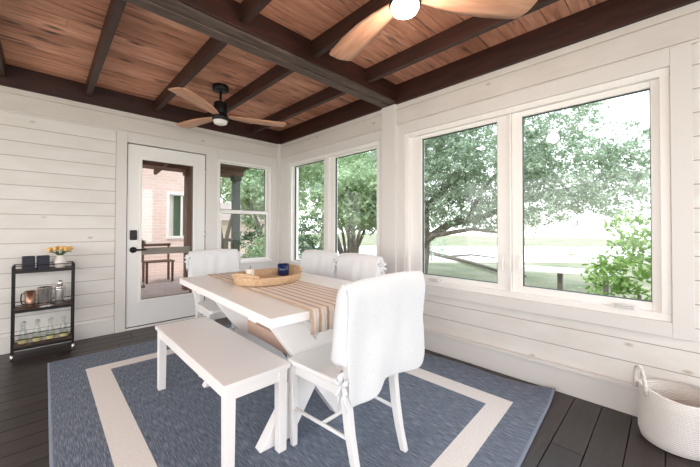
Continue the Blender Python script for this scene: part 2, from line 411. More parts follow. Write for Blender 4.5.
# floor boards run along the back wall
fb = MB(); y = -2.3
fb.box((-2.5, -2.3, -.06), (XR, YB, -.022))
fp = .1435; y = .025-fp*17
k = 0
while y < YB+.02:
    xs = [-2.4]
    t = -2.4+random.uniform(.6, 2.4)
    while t < XR-.3: xs.append(t); t += random.uniform(1.8, 2.8)
    xs.append(XR)
    for a, b in zip(xs, xs[1:]):
        fb.box((a+.001, max(y+.0018, -2.2), -.022), (b-.001, min(y+fp-.0018, YB), 0))
    y += fp; k += 1
tag(fb.build('floor', M['floor'], bevel=.0015, seg=1), kind='structure')

# ceiling: boards, joists, rim beams, carrying beam
ceil = empty('ceiling', (0, 0, CZ), kind='structure')
cb = MB(); y = -2.3
while y < YB:
    xs = [-2.4]; t = -2.4+random.uniform(.3, 2.4)
    while t < XR-.25: xs.append(t); t += random.uniform(1.2, 2.6)
    xs.append(XR)
    for a, b in zip(xs, xs[1:]): cb.box((a+.0008, y+.0022, 0), (b-.0008, min(y+.138-.0022, YB), .02))
    y += .138
cb.build('ceiling_boards', M['plank'], ceil, bevel=.001, seg=1)
bk = MB(); bk.box((-2.5, -2.3, .02), (XR+.14, YB+.14, .09)); bk.build('roof_deck', M['rim'], ceil)
def beam(name, a, b, mat, bev=.004):
    c = [(a[i]+b[i])/2 for i in range(3)]
    mb = MB(); mb.box([a[i]-c[i] for i in range(3)], [b[i]-c[i] for i in range(3)])
    return mb.build(name, mat, ceil, bevel=bev, loc=(c[0], c[1], c[2]-CZ))
beam('rim_beam', (-2.4, YB-.045, ZT), (XR, YB+.02, CZ), M['rim'])
beam('rim_beam', (XR-.05, -2.2, ZT), (XR+.02, YB-.045, CZ), M['rim'])
for jx in (-1.47, -.87, -.275, .318, .925, 1.505, 2.125):
    beam('ceiling_joist', (jx-.024, 2.13, 2.475), (jx+.024, YB-.045, CZ), M['joist'])
    beam('ceiling_joist', (jx-.024, -2.2, 2.475), (jx+.024, 1.96, CZ), M['joist'])
bm_ = beam('carrying_beam', (-2.4, 2.045, ZT+.003), (XR-.02, 2.133, CZ), M['beam'], .006)
bm2 = beam('carrying_beam', (-2.4, 1.960, ZT+.012), (XR-.02, 2.040, CZ), M['beam'], .006)
beam('beam_plate', (-2.4, 1.945, 2.435), (XR-.05, 1.959, CZ), M['rim'])

# ------------------------------------------------------------------ door
dr = empty('door_1', (0, 0, 0), kind='structure')
GX0, GX1, GZ0, GZ1 = .800, 1.345, .318, 1.905
d = MB(); y0, y1 = YB-.008, YB+.036
X0, X1, Z0, Z1 = .664, 1.488, .032, 2.064
g = .03
d.box((X0, y0, Z0), (GX0-g, y1, Z1)); d.box((GX1+g, y0, Z0), (X1, y1, Z1)); d.box((GX0-g, y0, Z0), (GX1+g, y1, GZ0-g)); d.box((GX0-g, y0, GZ1+g), (GX1+g, y1, Z1))
d.build('door_slab', M['doorpaint'], dr)
def ringframe(mb, x0, x1, z0, z1, w, ya, yb, axis='y'):
    def B(a, b):
        if axis == 'y': mb.box((a[0], ya, a[1]), (b[0], yb, b[1]))
        else: mb.box((ya, a[0], a[1]), (yb, b[0], b[1]))
    B((x0, z0), (x1, z0+w)); B((x0, z1-w), (x1, z1)); B((x0, z0+w), (x0+w, z1-w)); B((x1-w, z0+w), (x1, z1-w))
d = MB(); ringframe(d, GX0-g, GX1+g, GZ0-g, GZ1+g, g, YB-.020, YB+.04); d.build('glass_bead', M['vinyl'], dr, bevel=.005)
d = MB(); d.box((GX0-.002, YB+.010, GZ0-.002), (GX1+.002, YB+.014, GZ1+.002)); d.build('pane', M['doorglass'], dr)
d = MB(); ringframe(d, GX0-.001, GX1+.001, GZ0-.001, GZ1+.001, .004, YB+.0, YB+.02); d.build('gasket', M['gasket'], dr)
d = MB(); d.box((.655, YB-.02, 0), (1.497, YB+.10, .020)); d.build('threshold', M['vinyl'], dr, bevel=.003)
d = MB(); d.box((.664, YB-.004, .020), (1.488, YB+.03, .032)); d.build('door_sweep', M['sill'], dr)
d = MB()
for a, b in (((.655, YB+.036, .02), (.67, YB+.10, 2.075)), ((1.482, YB+.036, .02), (1.497, YB+.10, 2.075)), ((.655, YB+.036, 2.06), (1.497, YB+.10, 2.075))): d.box(a, b)
d.build('door_jamb', M['trim'], dr)
h = MB(); h.lathe([(.034, 0), (.034, .010), (.030, .014), (.014, .016), (.012, .05)], 24)
h.tube([(0, 0, .045), (.015, 0, .055), (.04, .0, .058), (.115, 0, .055)], [.011, .011, .010, .008], 10)
hd = h.build('door_handle', M['black'], dr); hd.location = (.722, YB-.008, .885); hd.rotation_euler = (PI/2, 0, 0)
k = MB(); k.box((-.034, -.022, -.055), (.034, 0, .055)); kp = k.build('keypad_lock', M['black'], dr, bevel=.012, seg=3); kp.location = (.722, YB-.008, 1.05)
for hz in (.25, 1.05, 1.85):
    k = MB(); k.tube([(0, 0, -.045), (0, 0, .045)], .007, 8); hh = k.build('hinge', M['chrome'], dr); hh.location = (1.492, YB-.012, hz)

# ------------------------------------------------------------------ windows
def window_casement(name, hole, panes, cranks):
    y0, y1, z0, z1 = hole
    w = empty(name, (0, 0, 0), kind='structure')
    px = XR+.030
    f = MB(); ringframe(f, y0, y1, z0, z1, .045, XR-.012, XR+.12, 'x')
    for a, b in panes['mull']: f.box((XR+.0, a, z0+.045), (XR+.12, b, z1-.045))
    f.build('window_frame', M['vinyl'], w, bevel=.004)
    for (a, b, c, d_) in panes['glass']:
        s = MB(); oy0, oy1, oz0, oz1 = panes['sash'][panes['glass'].index((a, b, c, d_))], None, z0+.040, z1-.040
        oy0, oy1 = oy0
        s.box((px-.006, oy0, oz0), (px+.045, a, oz1)); s.box((px-.006, b, oz0), (px+.045, oy1, oz1)); s.box((px-.006, a, oz0), (px+.045, b, c)); s.box((px-.006, a, d_), (px+.045, b, oz1)); sh = s.build('sash', M['vinyl'], w, bevel=.005)
        s = MB(); ringframe(s, a-.001, b+.001, c-.001, d_+.001, .005, px+.004, px+.03, 'x'); s.build('gasket', M['gasket'], sh)
        s = MB(); s.box((px+.014, a-.003, c-.003), (px+.019, b+.003, d_+.003)); s.build('pane', M['glass'], sh)
    for yy in cranks:
        c = MB(); c.box((XR-.045, yy-.045, z0+.046), (XR+.02, yy+.045, z0+.060)); c.tube([(XR-.03, yy-.04, z0+.066), (XR-.036, yy+.01, z0+.070), (XR-.03, yy+.05, z0+.064)], .007, 8)
        c.build('window_crank', M['handlegrey'], w, bevel=.003)
    for yy in panes.get('lever', ()):
        c = MB(); c.box((XR+.024, yy-.010, .83), (XR+.004, yy+.010, .93)); c.tube([(XR+.010, yy, .90), (XR-.012, yy, .87), (XR-.014, yy, .80)], .007, 8); c.build('window_latch', M['vinyl'], w, bevel=.003)
    return w
K = (XR+.044)/XR
def gy(v): return v*K
def gz(v): return HC+(v-HC)*K
window_casement('window_3', W3, {'mull': [(.870, .882)], 'sash': [(.883, 1.824), (.036, .869)], 'glass': [(gy(.965), gy(1.662), gz(.698), gz(1.992)), (gy(.078), gy(.782), gz(.702), gz(1.985))], 'lever': [.93, .81]}, [1.52, .20])
window_casement('window_2', W2, {'mull': [(3.055, 3.10)], 'sash': [(3.10, 3.889), (2.231, 3.055)], 'glass': [(gy(3.13), gy(3.80), gz(.668), gz(2.018)), (gy(2.235), gy(2.915), gz(.668), gz(2.005))]}, [3.5])
w = empty('window_1', (0, 0, 0), kind='structure')
f = MB(); ringframe(f, W1[0], W1[1], W1[2], W1[3], .030, YB-.012, YB+.12); f.build('window_frame', M['vinyl'], w, bevel=.004)
f = MB(); f.box((W1[0]-.0, YB-.05, W1[2]-.02), (W1[1]+.0, YB+.01, W1[2]+.012)); f.build('window_sill', M['vinyl'], w, bevel=.004)
for (z0, z1, yy) in ((1.365, 2.018, .062), (.682, 1.345, .024)):
    s = MB(); ringframe(s, 1.672, 2.408, z0-.02, z1+.02, .034 if yy > .05 else .038, YB+yy-.018, YB+yy+.018); sh = s.build('sash', M['vinyl'], w, bevel=.004)
    a = .03
    s = MB(); s.box((1.672+a, YB+yy-.002, z0-.02+a), (2.408-a, YB+yy+.003, z1+.02-a)); s.build('pane', M['glass'], sh)
    s = MB(); ringframe(s, 1.672+a+.002, 2.408-a-.002, z0+.014, z1-.014, .006, YB+yy-.010, YB+yy+.010); s.build('gasket', M['gasket'], sh)

# ------------------------------------------------------------------ outdoors
gr = MB(); gr.box((-30, -30, -.62), (60, 60, -.50)); tag(gr.build('lawn', M['lawn']), 'patchy green lawn around the house beyond the windows', 'ground', kind='structure')
gv = MB(); gv.prism([(8.15, 12.6), (13.1, 7.7), (17.4, 3.5), (21.7, -.7), (36, -9), (38.9, -.3), (26, 12.3), (16, 22)], 'z', -.499, -.47); tag(gv.build('driveway', M['gravel']), 'wide pale gravel drive crossing the yard outside the pair of big windows', 'driveway', kind='structure')

def tree(name, loc, trunks, blobs, leafmat, nleaf, lsize, label, cat='tree', group=None, seed=1, bark=True):
    random.seed(seed)
    root = empty(name, loc, label=label, cat=cat, group=group)
    if bark:
        t = MB()
        for pts, r0_, r1_ in trunks:
            n = len(pts); t.tube(pts, [r0_+(r1_-r0_)*i/(n-1) for i in range(n)], 8)
        t.build('trunk', M['bark'], root)
    f = MB()
    tot = sum(b[3]*b[4]*b[5] for b in blobs)
    for (bx, by, bz, rx, ry, rz) in blobs:
        cnt = int(nleaf*(rx*ry*rz)/tot)
        nclump = max(6, cnt//26)
        for c in range(nclump):
            while True:
                v = Vector((random.uniform(-1, 1), random.uniform(-1, 1), random.uniform(-1, 1)))
                if .25 < v.length < 1: break
            v = v*(.75+.25*random.random())
            cx, cy, cz = bx+v.x*rx, by+v.y*ry, bz+v.z*rz
            cs = random.uniform(.5, 1.0)*lsize*4
            for q in range(cnt//nclump):
                p = Vector((cx, cy, cz))+Vector((random.gauss(0, 1), random.gauss(0, 1), random.gauss(0, .7)))*cs*.5
                e = Euler((random.uniform(-1, 1), random.uniform(-1, 1), random.uniform(0, 6.3))); R = e.to_matrix()
                l = lsize*random.uniform(.6, 1.3); wd = l*.45
                vs = [f.bm.verts.new(p+R @ Vector(a)) for a in ((-l, 0, 0), (0, -wd, .1*l), (l, 0, 0), (0, wd, .1*l))]
                f.bm.faces.new(vs)
    f.build('foliage', M[leafmat], root)
    return root
G = -.5
# big live oak outside the pair of big windows
tree('oak_tree', (8.2, 5.4, G), [([(0, 0, 0), (.1, -.1, .9), (.15, -.1, 1.6), (.3, 0, 2.4)], .26, .16),
     ([(.1, -.1, 1.2), (.5, -.8, 1.75), (.7, -1.7, 1.95), (1.2, -2.9, 2.5), (1.4, -4.0, 2.7)], .13, .04), ([(.1, 0, .9), (-.2, -.6, 1.4), (.2, -1.6, 1.6), (.4, -2.3, 1.5)], .10, .03),
     ([(.15, 0, 1.6), (.3, .8, 2.4), (.2, 1.6, 3.0)], .12, .05), ([(.2, 0, 2.0), (.6, -.9, 3.2), (.5, -1.7, 4.2)], .13, .04), ([(.6, -1.3, 1.9), (.6, -1.8, 2.8), (.7, -2.4, 3.4)], .07, .03)],
     [(.4, .2, 3.6, 2.0, 2.1, 1.7), (.7, -1.9, 3.5, 1.8, 1.9, 1.5), (1.0, -3.6, 3.0, 1.5, 1.5, 1.1), (.5, -.7, 2.2, 1.3, 1.6, .75), (.7, -2.9, 2.15, 1.2, 1.6, .6), (.4, -.4, 4.9, 1.8, 2.0, 1.0), (.9, -4.6, 2.3, 1.0, .8, .7), (1.0, -3.4, 4.3, 1.2, 1.2, .8), (.9, -5.0, 3.2, .9, .9, .9), (.8, -2.0, 1.9, 1.0, 1.3, .5), (0, 1.1, 2.2, 1.0, .9, .7)],
     'oakleaf', 84000, .048, 'spreading live oak with grey green canopy outside the pair of big windows', seed=3)
def oak(loc, s, seed, label, leaf='oakleaf2', nt=3, n=12000):
    random.seed(seed); tr = []
    for i in range(nt):
        a = random.uniform(0, 6.3); b = random.uniform(.5, 1.2)*s; 
        tr.append(([(.1*i, 0, 0), (.25*b*math.cos(a), .25*b*math.sin(a), .9*s), (.7*b*math.cos(a), .7*b*math.sin(a), 1.8*s), (1.3*b*math.cos(a+.3), 1.3*b*math.sin(a+.3), 2.9*s)], .080*s, .03*s))
    bl = [(random.uniform(-1, 1)*s*1.1, random.uniform(-1, 1)*s*1.1, s*random.uniform(2.4, 4.2), s*1.1, s*1.1, s*.8) for _ in range(6)]
    return tree('oak_tree', loc, tr, bl, leaf, n, .075, label, seed=seed+50)
oak((6.4, 6.6, G), .85, 11, 'multi-stemmed oak nearest the far pair of windows, its stems leaning apart', nt=5)
oak((5.6, 9.2, G), 1.0, 12, 'leafy green oak left of the leaning multi-stemmed oak, seen in the corner pane', nt=3)
oak((9.9, 9.8, G), 1.2, 13, 'tall oak behind the multi-stemmed oak beyond the far pair of windows', nt=4)
oak((5.6, 13.6, G), 1.4, 14, 'large pale green tree filling the top of the back window', nt=3, n=16000)
oak((13.0, 16.0, G), 1.8, 15, 'distant tall tree furthest off beyond the far pair of windows', 'oakleaf', nt=4, n=16000)
oak((8.2, 12.6, G), 1.15, 16, 'pale green oak filling the gap in the corner pane behind the dark upright shrub', nt=3)
def shrub(loc, r, h, seed, mat, label, n=1800, ls=.05):
    return tree('shrub', loc, [([(0, 0, 0), (0, .02, h*.5)], .03, .015)], [(0, 0, h*.5, r, r, h*.5), (r*.4, .2*r, h*.4, r*.6, r*.6, h*.4)], mat, n, ls, label, cat='shrub', seed=seed)
shrub((4.75, 6.25, G), .5, 2.2, 21, 'darkleaf', 'dark upright shrub low in the corner pane of the far window pair')
shrub((5.3, 10.2, G), .8, 2.0, 22, 'darkleaf', 'dark rounded shrub low on the right of the back window')
shrub((4.25, .20, G), .48, 1.95, 23, 'brightleaf', 'bright green shrub against the glass at lower right of the nearest window', 2600, .04)
shrub((13.6, 8.2, G), 1.3, 2.2, 24, 'oakleaf', 'grey green bush far across the drive under the oak canopy')
shrub((7.4, 9.6, G), 1.0, 2.4, 25, 'oakleaf2', 'broad green bush behind the stems of the multi-stemmed oak')
shrub((4.2, 7.6, G), .55, 1.5, 26, 'oakleaf2', 'low fresh green bush between the dark upright shrub and the porch')
# low white fence outside the nearest window
fe = empty('white_fence', (0, 0, 0), label='white painted fence with a broad flat top rail outside the nearest window', cat='fence')
t = MB(); t.prism([(5.05, 1.75), (5.25, 1.85), (5.62, .52), (5.42, .42)], 'z', .50, .56); t.build('top_rail', M['whitefence'], fe)
for fx, fy in ((5.2, 1.65), (5.36, 1.12), (5.5, .62)):
    t = MB(); t.box((fx-.03, fy-.03, G), (fx+.03, fy+.03, .50)); t.build('post', M['railgrey'], fe)
t = MB(); t.prism([(5.13, 1.75), (5.16, 1.77), (5.54, .52), (5.51, .50)], 'z', .10, .14); t.build('lower_rail', M['railgrey'], fe)
# fallen branch on the ground
b = MB(); b.tube([(17.4, 11.2, -.30), (16.0, 9.4, -.36), (14.6, 7.6, -.38), (13.2, 6.0, -.38), (11.6, 4.3, -.40), (10.9, 3.2, -.40)], [.10, .10, .09, .08, .06, .04], 8)
b.tube([(14.9, 8.0, -.36), (15.6, 7.1, -.25), (15.9, 6.0, -.34)], [.06, .05, .03], 6)
tag(b.build('fallen_branch', M['bark']), 'long bare grey branch lying on the pale drive below the oak canopy', 'branch')

# covered porch and neighbouring brick wing behind the back wall
dk = MB(); dk.box((-3, YB+.14, -.50), (2.9, 8.55, -.02)); tag(dk.build('porch_deck', M['deck']), 'brown timber porch deck outside the glass door', 'deck', kind='structure')
pr_ = MB(); pr_.prism([(YB+.14, 2.50), (6.9, 2.24), (6.9, 2.32), (YB+.14, 2.58)], 'x', -3, 3.0)
for bx in (-.6, .1, .8, 1.5, 2.2): pr_.prism([(YB+.14, 2.40), (6.9, 2.14), (6.9, 2.24), (YB+.14, 2.50)], 'x', bx, bx+.05)
pr_.box((-3, 6.25, 2.20), (3.0, 6.37, 2.36)); tag(pr_.build('porch_roof', M['porchwood']), 'dark brown timber porch ceiling beyond the glass door', 'roof', kind='structure')
for i, (px, lab) in enumerate(((2.86, 'dark green porch post standing behind the back window'), (1.95, 'dark porch post seen at the right of the door glass'), (.35, 'dark porch post left of the glass door'))):
    p = MB(); p.box((-.065, -.065, -.02), (.065, .065, 2.198)); p.box((-.085, -.085, -.02), (.085, .085, .10)); p.box((-.085, -.085, 2.10), (.085, .085, 2.198))
    tag(p.build('porch_post', M['porchpost'] if i == 0 else M['porchwood'], loc=(px, 6.31, 0), bevel=.004), lab, 'post', 'porch posts')
rl = empty('porch_railing', (0, 0, 0), label='dark porch railing with thin wire infill running between the porch posts', cat='railing')
for xa, xb in ((-3, .283), (.417, 1.26), (2.017, 2.793)):
    r = MB(); r.box((xa, 6.28, .84), (xb, 6.34, .91)); r.build('top_rail', M['railgrey'], rl)
    r = MB(); r.box((xa, 6.29, .10), (xb, 6.33, .14)); r.build('bottom_rail', M['railgrey'], rl)
for xa, xb in ((-1.0, .25), (.46, 1.25), (2.04, 2.78)):
    r = MB(); x = xa
    while x < xb: r.box((x-.004, 6.306, .14), (x+.004, 6.314, .84)); x += .06
    r.box((xa-.01, 6.309, .48), (xb, 6.311, .49))
    r.build('wire_infill', M['railgrey'], rl)
# outer screen door
sd = empty('screen_door', (0, 0, 0), label='brown framed outer screen door seen through the glass door, with a flat grey mid rail', cat='screen door')
t = MB(); t.box((.68, YB+.15, .812), (1.47, YB+.175, .892)); t.build('mid_rail', M['palerail'], sd)
t = MB()
for a, b in (((.67, YB+.15, .0), (.73, YB+.175, 2.06)), ((1.365, YB+.15, .0), (1.47, YB+.175, 2.06)), ((.73, YB+.15, 1.98), (1.365, YB+.175, 2.06)), ((.73, YB+.15, .0), (1.365, YB+.175, .16))): t.box(a, b)
t.build('screen_frame', M['porchwood'], sd, bevel=.003)
# brick wing
bw = empty('brick_house', (0, 0, 0), label='pale pink brick house wall with a curtained window beyond the porch', cat='building')
t = MB(); HY = 8.6
for (a, b, c, d_) in ((-2.0, 2.15, -.5, 3.2), (2.15, 2.85, -.5, .85), (2.15, 2.85, 2.0, 3.2), (2.85, 3.1, -.5, 3.2)): t.box((a, HY, c), (b, HY+.2, d_))
t.build('wall', M['brick'], bw)
f = MB(); ringframe(f, 2.15, 2.85, .85, 2.0, .06, HY-.03, HY+.1); f.box((2.48, HY, .9), (2.52, HY+.06, 1.95)); wf = f.build('window', M['vinyl'], bw)
f = MB()
for x0 in (2.21, 2.66):
    f.loft([[(x0+.13*q/6, HY+.12+.02*math.sin(q*2.2), z) for q in range(7)]+[(x0+.13*q/6, HY+.13+.02*math.sin(q*2.2), z) for q in range(6, -1, -1)] for z in (.91, 1.94)])
f.build('curtain', M['curtain'], wf)
f = MB(); f.box((2.21, HY+.15, .91), (2.79, HY+.16, 1.94)); f.build('pane', M['darkleaf'], wf)
t = MB(); t.prism([(8.2, 3.0), (8.2, 3.1), (10.5, 4.4), (10.5, 3.2)], 'x', -2.2, 3.2); t.build('roof', M['roofsh'], bw)
fh = empty('distant_house', (0, 0, 0), label='low pale pink house far beyond the lawn, seen through the back window', cat='building')
t = MB(); t.box((6.0, 18.0, -.5), (11.5, 22, 1.6)); t.build('wall', M['brick'], fh)
t = MB(); t.prism([(17.4, 1.5), (22.6, 1.5), (20, 2.7)], 'x', 5.6, 12); t.build('roof', M['roofsh'], fh)
for x_ in (7.0, 9.4):
    t = MB(); ringframe(t, x_, x_+1.0, .2, 1.2, .07, 17.95, 18.02); t.build('window_frame', M['vinyl'], fh)
# garden bench on the porch deck (seen low through the door glass)
pb = empty('porch_bench', (1.75, 7.6, -.02), label='small brown slatted bench on the porch deck behind the door glass', cat='bench')
t = MB()
for q in range(4): t.box((-.28, -.18+q*.095, .42), (.28, -.10+q*.095, .445))
t.build('seat', M['porchwood'], pb)
for sx_ in (-.25, .22):
    for sy_ in (-.17, .13):
        t = MB(); t.box((sx_, sy_, 0), (sx_+.04, sy_+.04, .42)); t.build('leg', M['porchwood'], pb)
t = MB()
t.box((-.28, .16, .60), (.28, .18, .66)); t.box((-.28, .16, .74), (.28, .18, .80)); t.box((-.26, .16, .42), (-.22, .18, .80)); t.box((.22, .16, .42), (.26, .18, .80)); t.build('backrest', M['porchwood'], pb)

# ------------------------------------------------------------------ rug
RZ = .010
BL, BR, FR, FL = Vector((.040, 3.630)), Vector((2.430, 3.550)), Vector((2.510, .558)), Vector((.030, .420))
def rq(s, t):   # s 0..1 left-right, t 0..1 front-back
    return FL*(1-s)*(1-t)+FR*s*(1-t)+BR*s*t+BL*(1-s)*t
def axisvals(brks, n):
    out = []
    for a, b in zip(brks, brks[1:]):
        k = max(1, int(round((b-a)*n)))
        out += [a+(b-a)*i/k for i in range(k)]
    return out+[brks[-1]]
so, si = .090, .150; sri, sro = .818, .875
to, ti = .060, .101
to2, ti2 = .113, .154
S_ = axisvals([0, .006, so, si, sri, sro, .994, 1], 48); T_ = axisvals([0, .005, to, ti, 1-ti2, 1-to2, .995, 1], 60)
rb = bmesh.new(); V = {}
for i, s in enumerate(S_):
    for j, t in enumerate(T_):
        p = rq(s, t)
        edge = max(0, (s-.96)/.04); z = RZ+.006*edge*(.5+.5*math.sin(t*38+1.3*math.sin(t*11)))
        cr_ = max(0, 1-math.hypot((1-s)*2.5, t*3.0)/.22); z += .035*cr_**2
        xo = .010*edge*math.sin(t*31)
        V[i, j] = rb.verts.new((p.x+xo, p.y, z))
for i in range(len(S_)-1):
    for j in range(len(T_)-1):
        f = rb.faces.new((V[i, j], V[i+1, j], V[i+1, j+1], V[i, j+1])); f.smooth = True
        cs, ct = (S_[i]+S_[i+1])/2, (T_[j]+T_[j+1])/2
        inside_o = so < cs < sro and to < ct < 1-to2; inside_i = si < cs < sri and ti < ct < 1-ti2
        if inside_o and not inside_i: f.material_index = 1
        if cs < .006 or cs > .994 or ct < .005 or ct > .995: f.material_index = 2
me = bpy.data.meshes.new('rug'); rb.to_mesh(me); rb.free()
for q in ('rug', 'rugband', 'rugedge'): me.materials.append(M[q])
rug = bpy.data.objects.new('rug', me); COL.objects.link(rug)
sm = rug.modifiers.new('thick', 'SOLIDIFY'); sm.thickness = .009; sm.offset = -1
tag(rug, 'large blue grey woven rug with a cream rectangular band under the dining table', 'rug')
RT = .0105

# ------------------------------------------------------------------ dining table
TX0, TX1, TY0, TY1, TZ = .682, 1.555, 1.168, 2.580, .760
ROT = -.0385
tb = empty('dining_table', ((TX0+TX1)/2, (TY0+TY1)/2, RT), label='white farmhouse dining table with crossed trestle legs in the middle of the rug', cat='table')
cx, cy = tb.location.x, tb.location.y
def tl(mb, *a, **k): 
    bmesh.ops.translate(mb.bm, verts=mb.bm.verts[:], vec=(-cx, -cy, -RT)); return mb.build(*a, parent=tb, **k)
t = MB(); t.box((TX0, TY0, TZ-.042), (TX1, TY1, TZ)); tl(t, 'tabletop', M['table'], bevel=.004)
t = MB()
t.box((TX0+.12, TY0+.20, TZ-.088), (TX1-.12, TY1-.20, TZ-.042)); tl(t, 'apron', M['table'], bevel=.003)
tcx = 1.118
for yy in (1.445, 2.30):
    hw = .092; dx = .248; zt = TZ-.043; zb = RT
    for sg in (1, -1):
        t = MB(); o_ = .0 if sg > 0 else .003
        yA, yB = (yy, yy+.065)
        poly = [(tcx-sg*(dx+hw), zt), (tcx-sg*(dx-hw), zt), (tcx+sg*(dx+hw), zb), (tcx+sg*(dx-hw), zb)]
        t.prism(poly, 'y', yA+o_, yB-o_); tl(t, 'trestle_leg', M['table'], bevel=.003)
    t = MB(); t.box((TX0+.06, yy-.01, TZ-.090), (TX1-.06, yy+.075, TZ-.042)); tl(t, 'trestle_cleat', M['table'], bevel=.003)
t = MB(); t.box((tcx-.025, 1.43+.06, .335), (tcx+.025, 2.30, .425)); tl(t, 'stretcher', M['tanpink'], bevel=.003)['label'] = 'pinkish tan stretcher'
def about(x, y):     # a point of the table after it is turned about its near left corner
    dx_, dy_ = x-TX0, y-TY0
    return (TX0+dx_*math.cos(ROT)-dy_*math.sin(ROT), TY0+dx_*math.sin(ROT)+dy_*math.cos(ROT))
tb.location = (*about(tb.location.x, tb.location.y), RT); tb.rotation_euler = (0, 0, ROT)

# ------------------------------------------------------------------ bench
def bench():
    x0, x1, y0, y1, z = .570, .914, 1.362, 2.535, .450
    cx, cy = (x0+x1)/2, (y0+y1)/2
    b = empty('bench', (cx, cy, RT), label='long white backless bench with square legs along the near side of the table', cat='bench')
    hx, hy, z = (x1-x0)/2, (y1-y0)/2, z-RT
    t = MB(); t.box((-hx, -hy, z-.024), (hx, hy, z)); t.build('seat', M['bench'], b, bevel=.003)
    t = MB(); i = .022
    ringframe_xy(t, -hx+i, hx-i, -hy+i, hy-i, .02, z-.085, z-.024); t.build('apron', M['bench'], b, bevel=.002)
    for sx_ in (-1, 1):
        for sy_ in (-1, 1):
            t = MB(); X, Y = sx_*(hx-.036), sy_*(hy-.036)
            t.bar([(X, Y, 0, .022, .022), (X, Y, z-.024, .0245, .0245)]); t.build('leg', M['bench'], b, bevel=.003)
def ringframe_xy(mb, x0, x1, y0, y1, w, z0, z1):
    mb.box((x0, y0, z0), (x1, y0+w, z1)); mb.box((x0, y1-w, z0), (x1, y1, z1)); mb.box((x0, y0+w, z0), (x0+w, y1-w, z1)); mb.box((x1-w, y0+w, z0), (x1, y1-w, z1))
bench()

# ------------------------------------------------------------------ chairs (local +Y = front)
def make_chair(label):
    c = empty('dining_chair', (0, 0, 0), label=label, cat='chair', group='white dining chairs around the table')
    z = .445
    t = MB(); poly = [(-.205, -.20), (.205, -.20), (.222, .20), (.205, .222), (-.205, .222), (-.222, .20)]
    t.prism(poly, 'z', z-.026, z); t.build('seat', M['chair'], c, bevel=.008, seg=3)
    t = MB(); t.prism([(-.185, -.185), (.185, -.185), (.196, .195), (-.196, .195)], 'z', z-.08, z-.026); t.build('apron', M['chair'], c, bevel=.003)
    for s in (-1, 1):
        t = MB(); t.bar([(s*.195, .185, 0, .014, .014), (s*.198, .188, .25, .018, .018), (s*.20, .190, z-.026, .021, .021)]); t.build('leg', M['chair'], c, bevel=.003)
    for s in (-1, 1):
        t = MB(); t.bar([(s*.168, -.255, 0, .014, .017), (s*.171, -.224, .10, .015, .018), (s*.174, -.198, .22, .017, .020), (s*.176, -.182, .34, .017, .021), (s*.180, -.180, .44, .018, .022), (s*.190, -.222, .56, .017, .018), (s*.198, -.250, .74, .015, .016), (s*.202, -.266, .885, .013, .014)])
        t.build('leg', M['chair'], c, bevel=.003)
    t = MB(); t.box((-.20, -.275, .80), (.20, -.256, .885)); t.build('backrest_rail', M['chair'], c, bevel=.005)
    t = MB(); t.box((-.19, -.240, .58), (.19, -.221, .62)); t.build('backrest_rail', M['chair'], c, bevel=.005)
    for q in (-.1, 0, .1):
        t = MB(); t.loft([[(q-.018, -.237, .615), (q+.018, -.237, .615), (q+.018, -.224, .615), (q-.018, -.224, .615)], [(q-.018, -.272, .81), (q+.018, -.272, .81), (q+.018, -.260, .81), (q-.018, -.260, .81)]]); t.build('back_slat', M['chair'], c)
    for s in (-1, 1):
        t = MB(); t.tube([(s*.172, -.225, .19), (s*.196, .186, .19)], .009, 8); t.build('stretcher', M['chair'], c)
    t = MB(); t.tube([(-.184, -.02, .19), (.184, -.02, .19)], .009, 8); t.build('stretcher', M['chair'], c)
    return c
def bow(parent, x, y, z, s=1, name='tie_bow', k=1.0):
    t = MB()
    for a in (0.4, 1.5, 2.6, 3.7, 5.2):
        p = [(0, 0, 0)]
        dx, dz = math.cos(a), math.sin(a)
        p += [(s*.012, dx*.022, dz*.022), (s*.018, dx*.036, dz*.04), (s*.006, dx*.030, dz*.052), (0, dx*.004, dz*.004)]
        t.tube(p, [.006, .010, .011, .009, .005], 7)
    for a in (-.02, .015):
        t.tube([(0, 0, 0), (s*.01, a, -.05), (s*.006, a*1.4, -.10)], [.006, .008, .004], 6)
    o = t.build(name, M['cover'], parent); o.location = (x, y, z); o.scale = (k, k, k); return o
